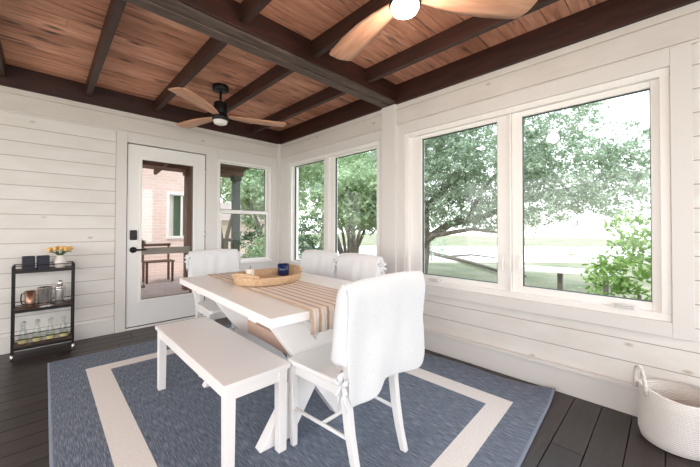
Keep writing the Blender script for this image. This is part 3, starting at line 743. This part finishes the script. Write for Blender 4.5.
def make_cover(name, label, back_len, front_len, w=.255, seed=0, group=None, flare=0.0, bowz=.66, bows=2):
    """soft cover over the backrest. local axes as the chair; origin at chair base."""
    c = empty(name, (0, 0, 0), label=label, cat='chair cover', group=group)
    random.seed(seed); NX, top = 26, .905
    def curve(f):   # backrest plane: y as a function of z
        return -.250-.09*max(0, f-.60)
    bm = bmesh.new()
    def panel(sign, length, n=22):
        # returns grid of points from the ridge downward on one side (+1 front, -1 back)
        g = []
        for i in range(NX+1):
            u = -1+2*i/NX; L = length(u); row = []
            for j in range(n+1):
                s = j/n*L
                z = top-s
                arch = (1-abs(u)**2.6)*.014
                off = .040*(1-math.exp(-s*34)) if sign > 0 else .036*(1-math.exp(-s*34))
                base = curve(z) if (sign > 0 or z > .62) else curve(.62)-.0*(.62-z)
                if sign < 0 and z <= .66: base = curve(.66)-.010*math.sin(min(1, (.66-z)/.2)*PI/2)
                wr = .011*mn.noise(Vector((u*3.4+seed, s*2.0, sign*3)))+(.008*math.sin(u*7+seed+s*2.5+2*mn.noise(Vector((u*2, s*3, seed)))) if sign < 0 else .003*math.sin(u*9+seed))*min(1, s*4)
                x = u*(w+flare*s)
                row.append(Vector((x, base+sign*(off+wr*min(1, s*12)), z+arch*math.exp(-s*8))))
            g.append(row)
        return g
    F_, B_ = panel(1, front_len), panel(-1, back_len)
    rows_ = [list(reversed(f))+b[1:] for f, b in zip(F_, B_)]
    grid = [[bm.verts.new(p) for p in r] for r in rows_]
    for a, b in zip(grid, grid[1:]):
        for p in range(len(a)-1):
            f = bm.faces.new((a[p], a[p+1], b[p+1], b[p])); f.smooth = True
    # side gussets close the cover from the top down to the front panel hem
    n = 22
    me = bpy.data.meshes.new('draped_cloth'); bm.to_mesh(me); bm.free(); me.materials.append(M['cover'])
    o = bpy.data.objects.new('draped_cloth', me); COL.objects.link(o); o.parent = c
    sd_ = o.modifiers.new('thick', 'SOLIDIFY'); sd_.thickness = .009; sd_.offset = 0
    ss = o.modifiers.new('soft', 'SUBSURF'); ss.levels = 1; ss.render_levels = 1
    for s in (-1, 1):
        t = bmesh.new(); Fi, Bi = (F_[0], B_[0]) if s < 0 else (F_[-1], B_[-1]); rr = []
        for j in range(0, n+1):
            a = Fi[j]; zz = a.z
            b = min(Bi, key=lambda p: abs(p.z-zz)); b = Vector((b.x, b.y, zz))
            rr.append([a.lerp(b, q/4)+Vector((s*.012*math.sin(PI*q/4)*min(1, j/3), 0, 0)) for q in range(5)])
        vv = [[t.verts.new(p) for p in r] for r in rr]
        for a, b in zip(vv, vv[1:]):
            for q in range(4):
                f = t.faces.new((a[q], a[q+1], b[q+1], b[q])); f.smooth = True
        me = bpy.data.meshes.new('side_panel'); t.to_mesh(me); t.free(); me.materials.append(M['cover'])
        o2 = bpy.data.objects.new('side_panel', me); COL.objects.link(o2); o2.parent = c
        m2 = o2.modifiers.new('thick', 'SOLIDIFY'); m2.thickness = .007; m2.offset = 0
        if s < 0 or bows == 2: bow(c, s*(w+.010), -.285 if bows == 1 else -.262, bowz, s, k=1.0)
    return c
def rounded(L, r=.06):
    def f(u):
        e = max(0, (abs(u)-(1-r/.25))/(r/.25)); return L-r*(1-math.sqrt(max(0, 1-e*e)))
    return f
first = make_chair('white wooden chair at the near end of the table, back turned to the viewer')
def place(o, x, y, rz): o.location = (x, y, RT); o.rotation_euler = (0, 0, rz)
CH = [(1.150, 1.205, math.radians(2), 'white wooden chair at the near end of the table with curved rear legs'),
      (1.605, 1.800, math.radians(90), 'white wooden chair on the window side of the table, nearer of the two'),
      (1.605, 2.330, math.radians(90), 'white wooden chair on the window side of the table, nearer the room corner'),
      (1.200, 2.840, math.radians(180), 'white wooden chair at the far end of the table, in front of the back window')]
for i, (x, y, rz, lab) in enumerate(CH):
    c = first if i == 0 else copy_tree(first)
    place(c, x, y, rz); c['label'] = lab
def near_back(u):
    # u=-1 is the left side seen from behind (local -x)
    L = .505 if u < -.20 else .450+.055*(u+.20)/1.20
    if u < -.20:
        m = (-1-.20)/2; e = min(1, abs(u-m)/.40); return L-.065*(1-math.sqrt(max(0, 1-e**3)))
    e = max(0, (u-.70)/.30); return L-.075*(1-math.sqrt(max(0, 1-e*e)))
nc = make_cover('chair_cover', 'long white cover draped over the nearest chair, hanging low behind it with an uneven hem', near_back, rounded(.365, .045), w=.290, seed=2, group='white chair covers', flare=.02, bowz=.51, bows=1)
place(nc, 1.145, 1.205, math.radians(2))
sc_ = make_cover('chair_cover', 'x', rounded(.36, .06), rounded(.33, .05), w=.228, seed=5, group='white chair covers', bowz=.83)
CL = ['white cover over the backrest of the nearer window side chair', 'white cover over the backrest of the window side chair nearer the room corner', 'white cover over the backrest of the chair at the far end of the table']
for i in range(3):
    c = sc_ if i == 0 else copy_tree(sc_)
    place(c, *CH[i+1][:3]); c['label'] = CL[i]

# ------------------------------------------------------------------ runner, tray, mug, candle
bm = bmesh.new(); uvl = bm.loops.layers.uv.new('uv')
ra, rb_ = Vector((.877, TY0)), Vector((.884, TY1)); RW = .40
path = [(TY1+.012, TZ-.14), (TY1+.012, TZ-.02), (TY1+.006, TZ+.004)]+[(TY1-(TY1-TY0)*k/28, TZ+.0035) for k in range(1, 28)]+[(TY0-.006, TZ+.004), (TY0-.012, TZ-.02), (TY0-.014, TZ-.06), (TY0-.012, TZ-.105)]
NR = 24; g = []
for (yy, zz) in path:
    f = min(1, max(0, (yy-TY0)/(TY1-TY0))); x0 = ra.x+(rb_.x-ra.x)*f
    g.append([bm.verts.new((x0+RW*q/NR, yy-(.006*math.sin(q*1.7) if zz < TZ-.03 and yy < 2 else 0), zz+.0006*math.sin(q*2+yy*9))) for q in range(NR+1)])
for j, (a, b) in enumerate(zip(g, g[1:])):
    for q in range(NR):
        f = bm.faces.new((a[q], a[q+1], b[q+1], b[q])); f.smooth = True
        for lp, uu in zip(f.loops, (q, q+1, q+1, q)): lp[uvl].uv = (uu/NR, j/30)
me = bpy.data.meshes.new('table_runner'); bm.to_mesh(me); bm.free(); me.materials.append(M['runner'])
o = bpy.data.objects.new('table_runner', me); COL.objects.link(o); o.location = (*about(0, 0), 0); o.rotation_euler = (0, 0, ROT); sm = o.modifiers.new('thick', 'SOLIDIFY'); sm.thickness = .003; sm.offset = 0
tag(o, 'tan and cream striped table runner laid lengthwise over the white table', 'table runner')
RTZ = TZ+.006
ty = empty('wicker_tray', (1.135, 1.965, RTZ), math.radians(20), label='oval natural wicker tray with woven end handles on the striped runner', cat='tray')
a_, b_ = .262, .205
t = MB(); prof = [(.0, .004), (.90, .004), (.965, .012), (1.0, .046), (1.0, .052), (.955, .052), (.93, .046), (.90, .012), (.0, .010)]
# wall with raised handle ends
seg = 56; rings = []
for r_, z_ in prof:
    ring = []
    for k in range(seg):
        th = 2*PI*k/seg; up = max(0, abs(math.cos(th))-.80)/.20
        zz = z_+(.012*up*up*(3-2*up) if z_ > .04 else 0); ring.append((max(r_, .01)*a_*math.cos(th), max(r_, .01)*b_*math.sin(th), zz))
    rings.append(ring)
t.loft(rings, True, True); t.build('tray_body', M['wicker'], ty)
for s in (-1, 1):
    t = MB(); t.tube([(s*(a_*math.cos(q)*1.02), b_*math.sin(q)*1.02, .060+.020*math.cos(q*2.6)) for q in [(-.55+1.1*i/10) for i in range(11)]], .010, 8)
    t.build('tray_handle', M['wicker'], ty)
t = MB(); t.tube([(a_*.99*math.cos(2*PI*k/40), b_*.99*math.sin(2*PI*k/40), .052+(.012*(lambda up: up*up*(3-2*up))(max(0, abs(math.cos(2*PI*k/40))-.80)/.20))) for k in range(40)], .007, 8, closed=True); t.build('tray_rim', M['wicker'], ty)
mg = empty('blue_tumbler', (1.300, 2.045, RTZ+.0165), label='cobalt blue glass tumbler standing at the right end of the wicker tray', cat='glass')
t = MB(); t.lathe([(.036, 0), (.043, .004), (.044, .084), (.041, .084), (.039, .012), (.005, .010)], 28); t.build('body', M['blueglass'], mg)
t = MB(); t.lathe([(.006, .010), (.0385, .010), (.0385, .050), (.006, .052)], 24); t.build('wax', M['wax'], mg)
cn = empty('candle', (1.06, 2.10, RTZ+.0165), label='small cream candle with a black wick at the left of the wicker tray', cat='candle')
t = MB(); t.lathe([(.026, 0), (.028, .003), (.028, .060), (.024, .063), (.004, .061)], 24); t.build('wax', M['wax'], cn)
t = MB(); t.tube([(0, 0, .058), (.001, 0, .075), (.004, 0, .084)], .0022, 6); t.build('wick', M['black'], cn)

# ------------------------------------------------------------------ ceiling fans
def make_fan(loc, angles, lit, label):
    f = empty('ceiling_fan', loc, label=label, cat='ceiling fan', group='two black and wood ceiling fans')
    t = MB(); t.lathe([(.072, 0), (.078, -.006), (.078, -.054), (.066, -.060), (.018, -.062)], 32); t.build('canopy', M['black'], f)
    t = MB(); t.tube([(0, 0, -.05), (0, 0, -.22)], .012, 12); t.build('downrod', M['black'], f)
    t = MB(); t.lathe([(.020, -.172), (.060, -.178), (.065, -.186), (.065, -.284), (.058, -.305), (.074, -.312), (.078, -.318), (.078, -.360), (.068, -.364)], 32); t.build('motor_housing', M['black'], f)
    t = MB()
    prof = [(.0685, -.357), (.068, -.378), (.060, -.394), (.038, -.404), (.006, -.407)]
    t.lathe(prof, 32); t.build('light_lens', M['lamp'] if lit else M['lens'], f)
    for a in angles:
        t = MB(); rings = []
        for r, wl_, wt, tilt in ((.055, .028, .028, .05), (.10, .036, .034, .12), (.18, .050, .048, .2), (.30, .064, .062, .24), (.45, .070, .070, .24), (.58, .072, .072, .22), (.645, .070, .070, .20), (.662, .058, .060, .20), (.668, .034, .036, .2)):
            wob = .02*math.sin(r*4.5)
            th = .0045
            ring = []
            wl_ *= 1.25; wt *= 1.25
            for (yy, zz) in ((-wl_, 0), (-wl_*.5, th), (0, th*1.2), (wt*.5, th), (wt, 0), (wt*.5, -th), (0, -th*1.2), (-wl_*.5, -th)):
                ring.append((r, yy+wob-.01, zz-(yy)*math.tan(tilt)*.05))
            rings.append(ring)
        t.loft(rings, True, True); b = t.build('fan_blade', M['blade'], f); b.location = (0, 0, -.318); b.rotation_euler = (0, 0, a)
    return f
R_ = math.radians
make_fan((1.295, 3.235, CZ), (R_(218), R_(340), R_(106)), False, 'ceiling fan with three wood blades and unlit lamp, hung nearer the back wall')
nf = make_fan((1.262, .905, CZ), (R_(77), R_(-37), R_(201)), True, 'nearer ceiling fan with lit lamp, cut off by the top edge of the picture')
pl = light('fan_lamp_light', 'POINT', (1.262, .905, CZ-.46), 16, (1, .84, .74), shadow_soft_size=.06)

# ------------------------------------------------------------------ bar cart
cx0, cx1, cy0, cy1 = -.178, .214, 3.935, 4.125
kt = empty('bar_cart', ((cx0+cx1)/2, (cy0+cy1)/2, 0), label='narrow dark metal bar cart with three tiers against the shiplap wall', cat='bar cart')
def kl(mb, *a, **k):
    bmesh.ops.translate(mb.bm, verts=mb.bm.verts[:], vec=(-kt.location.x, -kt.location.y, 0)); return mb.build(*a, parent=kt, **k)
for x in (cx0, cx1):
    for y in (cy0, cy1):
        t = MB(); t.box((x-.008, y-.008, .062), (x+.008, y+.008, .800)); kl(t, 'leg', M['cartmetal'], bevel=.002)
        t = MB(); t.tube([(x-.009, y-.006, .026), (x+.009, y-.006, .026)], .026, 16); w_ = kl(t, 'caster_wheel', M['chrome'])
        t = MB(); t.box((x-.011, y-.014, .045), (x+.011, y+.006, .064)); kl(t, 'caster_fork', M['cartmetal'])
SH = (.745, .405, .085)
for i, z in enumerate(SH):
    t = MB(); t.box((cx0, cy0, z), (cx1, cy1, z+.010)); s_ = kl(t, 'shelf', M['woodshelf'])
    t = MB(); 
    t.box((cx0, cy0-.005, z-.010), (cx1, cy0+.005, z+.014)); t.box((cx0, cy1-.005, z-.010), (cx1, cy1+.005, z+.014)); t.box((cx0-.005, cy0, z-.010), (cx0+.005, cy1, z+.014)); t.box((cx1-.005, cy0, z-.010), (cx1+.005, cy1, z+.014))
    kl(t, 'shelf_frame', M['cartmetal'])
    zr = z+.055 if i < 2 else z+.075
    t = MB(); c4 = [(cx0, cy0, zr), (cx1, cy0, zr), (cx1, cy1, zr), (cx0, cy1, zr)]
    for a, b in zip(c4, c4[1:]+c4[:1]): t.tube([a, b], .004, 6)
    kl(t, 'guard_rail', M['cartmetal'])
yc = (cy0+cy1)/2
z1_, z2_, z3_ = (s+.0105 for s in SH)
def cube_cup(x, lab):
    t = empty('square_candle_holder', (x, yc-.02, z1_), R_(6), label=lab, cat='candle holder', group='navy candle holders on the cart')
    m_ = MB(); h_ = .039; hh = .122
    m_.loft([[(-h_, -h_, 0), (h_, -h_, 0), (h_, h_, 0), (-h_, h_, 0)], [(-h_, -h_, hh), (h_, -h_, hh), (h_, h_, hh), (-h_, h_, hh)], [(-h_+.005, -h_+.005, hh), (h_-.005, -h_+.005, hh), (h_-.005, h_-.005, hh), (-h_+.005, h_-.005, hh)], [(-h_+.005, -h_+.005, .09), (h_-.005, -h_+.005, .09), (h_-.005, h_-.005, .09), (-h_+.005, h_-.005, .09)]])
    m_.build('holder_body', M['navy'], t, bevel=.003)
    m_ = MB(); m_.box((-h_+.006, -h_+.006, .08), (h_-.006, h_-.006, .095)); m_.build('wax', M['wax'], t)
cube_cup(-.088, 'left of the two square navy candle holders on the top tier of the bar cart')
cube_cup(.006, 'right of the two square navy candle holders, beside the white vase')
vs = empty('flower_vase', (.120, yc, z1_), label='round white ceramic vase on the top tier of the bar cart', cat='vase')
t = MB(); t.lathe([(.026, 0), (.036, .006), (.048, .035), (.050, .055), (.042, .085), (.028, .103), (.026, .112), (.030, .118), (.026, .118), (.022, .110), (.022, .100), (.004, .098)], 28); t.build('vase_body', M['ceramic'], vs)
fl_ = empty('tulip_bouquet', (.120, yc, z1_+.10), label='bunch of peach yellow tulips with green leaves standing in the white vase', cat='flowers')
random.seed(4)
for i in range(13):
    a = i*2.4; r = .022+.062*math.sqrt(i/13); hx, hy, hz = r*math.cos(a)*1.15, r*math.sin(a)*.8, .060+.028*(1-r/.085)+random.uniform(-.008, .008)
    t = MB(); t.tube([(0, 0, 0), (hx*.4, hy*.4, .04), (hx, hy, hz)], .0022, 5); st = t.build('stem', M['leafgreen'], fl_)
    t = MB(); t.lathe([(.004, -.012), (.013, -.006), (.0165, .006), (.014, .018), (.008, .026), (.002, .028)], 9, (hx, hy, hz+.004)); t.build('tulip_head', M['tulip'] if i % 3 else M['tulip2'], fl_)
for i in range(8):
    a = i*.8+.3; t = MB(); L = .085
    c_, s_ = math.cos(a), math.sin(a); n_ = (-s_, c_)
    rr = []
    for q, wd in ((0, .003), (.4, .009), (.75, .007), (1, .001)):
        px, py, pz = c_*L*q, s_*L*q*.8, .05*math.sin(q*1.9)
        rr.append([(px-n_[0]*wd, py-n_[1]*wd, pz), (px, py, pz+.003), (px+n_[0]*wd, py+n_[1]*wd, pz), (px, py, pz-.001)])
    t.loft(rr); t.build('leaf', M['leafgreen'], fl_)
# middle tier
mgc = empty('copper_mug', (-.074, yc-.01, z2_), label='copper toned mug with a dark handle on the middle tier of the cart', cat='mug')
t = MB(); t.lathe([(.032, 0), (.034, .004), (.036, .150), (.033, .150), (.031, .008), (.004, .006)], 24); t.build('body', M['copper'], mgc)
t = MB(); t.tube([(-.033, 0, .132), (-.054, 0, .130), (-.058, 0, .085), (-.052, 0, .040), (-.033, 0, .034)], .0045, 8); t.build('handle', M['cartmetal'], mgc)
ib = empty('ice_bucket', (.020, yc, z2_), label='polished steel ice bucket with side handles between the mug and the shaker', cat='ice bucket')
t = MB(); t.lathe([(.044, 0), (.047, .004), (.051, .168), (.053, .170), (.050, .172), (.044, .010), (.004, .008)], 28); t.build('body', M['chrome'], ib)
for s in (-1, 1):
    t = MB(); t.tube([(s*.050, 0, .150), (s*.062, 0, .144), (s*.063, 0, .110), (s*.049, 0, .104)], .0035, 8); t.build('handle', M['chrome'], ib)
shk = empty('cocktail_shaker', (.122, yc-.01, z2_), label='tall steel cocktail shaker with domed cap on the middle tier of the cart', cat='shaker')
t = MB(); t.lathe([(.030, 0), (.033, .006), (.040, .140), (.040, .148), (.032, .150)], 28); t.build('body', M['chrome'], shk)
t = MB(); t.lathe([(.040, .148), (.039, .160), (.028, .180), (.019, .186)], 28); t.build('strainer_top', M['chrome'], shk)
t = MB(); t.lathe([(.020, .185), (.021, .192), (.020, .214), (.012, .222), (.003, .224)], 24); t.build('cap', M['chrome'], shk)
tg = MB(); 
tg.tube([(-.03, -.055, .004), (.03, -.060, .006), (.068, -.058, .005)], .004, 7); tg.tube([(-.03, -.066, .004), (.03, -.062, .012), (.068, -.060, .008)], .004, 7)
tag(tg.build('ice_tongs', M['chrome'], loc=(.02, yc-.01, z2_)), 'small steel ice tongs lying in front of the ice bucket', 'tongs')
# bottom tier
LBL = ['clear swing-top bottle with yellow label, leftmost of the four on the bottom tier', 'clear swing-top bottle with yellow label, second from the left on the bottom tier', 'clear swing-top bottle with yellow label, third from the left on the bottom tier', 'clear swing-top bottle with yellow label, rightmost of the four on the bottom tier']
def bottle():
    b = empty('glass_bottle', (0, 0, 0), label='x', cat='bottle', group='four clear bottles on the bottom tier')
    t = MB(); t.lathe([(.026, 0), (.031, .004), (.032, .070), (.030, .090), (.016, .140), (.012, .160), (.012, .182), (.014, .184), (.014, .190), (.010, .190), (.010, .160), (.026, .090), (.028, .010), (.004, .006)], 20); t.build('body', M['bottleglass'], b)
    t = MB(); t.lathe([(.0325, .018), (.0328, .020), (.0328, .048), (.0325, .050)], 20, caps=False); t.build('bottle_label', M['label'], b)
    t = MB(); t.lathe([(.013, .188), (.014, .192), (.012, .202), (.004, .205)], 14); t.tube([(-.015, 0, .165), (-.018, 0, .185), (-.012, 0, .204), (0, 0, .208), (.012, 0, .204), (.018, 0, .185), (.015, 0, .165)], .0016, 5); t.build('stopper', M['cork'], b)
    return b
b0 = bottle()
for i, x in enumerate((-.113, -.026, .062, .150)):
    b = b0 if i == 0 else copy_tree(b0)
    b.location = (x, yc-.01, z3_); b['label'] = LBL[i]
for i, (x, lab) in enumerate(((-.070, 'white square coaster between the two leftmost bottles'), (.018, 'white square coaster between the middle two bottles'), (.106, 'white square coaster between the two rightmost bottles'))):
    t = MB(); t.box((-.018, -.004, 0), (.018, .004, .044)); tag(t.build('coaster', M['coaster'], loc=(x, yc+.03, z3_), bevel=.001), lab, 'coaster', 'white coasters among the bottles')

# ------------------------------------------------------------------ rope basket
bk = empty('rope_basket', (2.408, -.014, 0), label='white woven rope basket with loop handles on the floor under the nearest window', cat='basket')
t = MB(); prof = [(.02, .0), (.116, .0), (.140, .012), (.150, .05), (.150, .14), (.148, .22), (.152, .282), (.142, .284), (.138, .22), (.139, .06), (.118, .018), (.02, .016)]
seg = 60; rings = []
for r_, z_ in prof:
    ring = []
    for k in range(seg):
        th = 2*PI*k/seg; up = math.cos(2*(th-R_(118)))*.012 if z_ > .2 else 0
        ring.append((r_*math.cos(th), r_*math.sin(th), z_+up))
    rings.append(ring)
t.loft(rings, True, True); t.build('basket_body', M['rope'], bk)
for a in (R_(118), R_(298)):
    t = MB(); c_, s_ = math.cos(a), math.sin(a); pts = []
    for q in range(13):
        f = q/12; ang = PI*f; side = .050*math.cos(ang); hgt = .26+.130*math.sin(ang)**.8 if 0 < f < 1 else .255
        rr = .151+.006*math.sin(ang); pts.append((rr*c_-side*s_, rr*s_+side*c_, hgt))
    t.tube(pts, .0095, 8); t.build('loop_handle', M['rope'], bk)
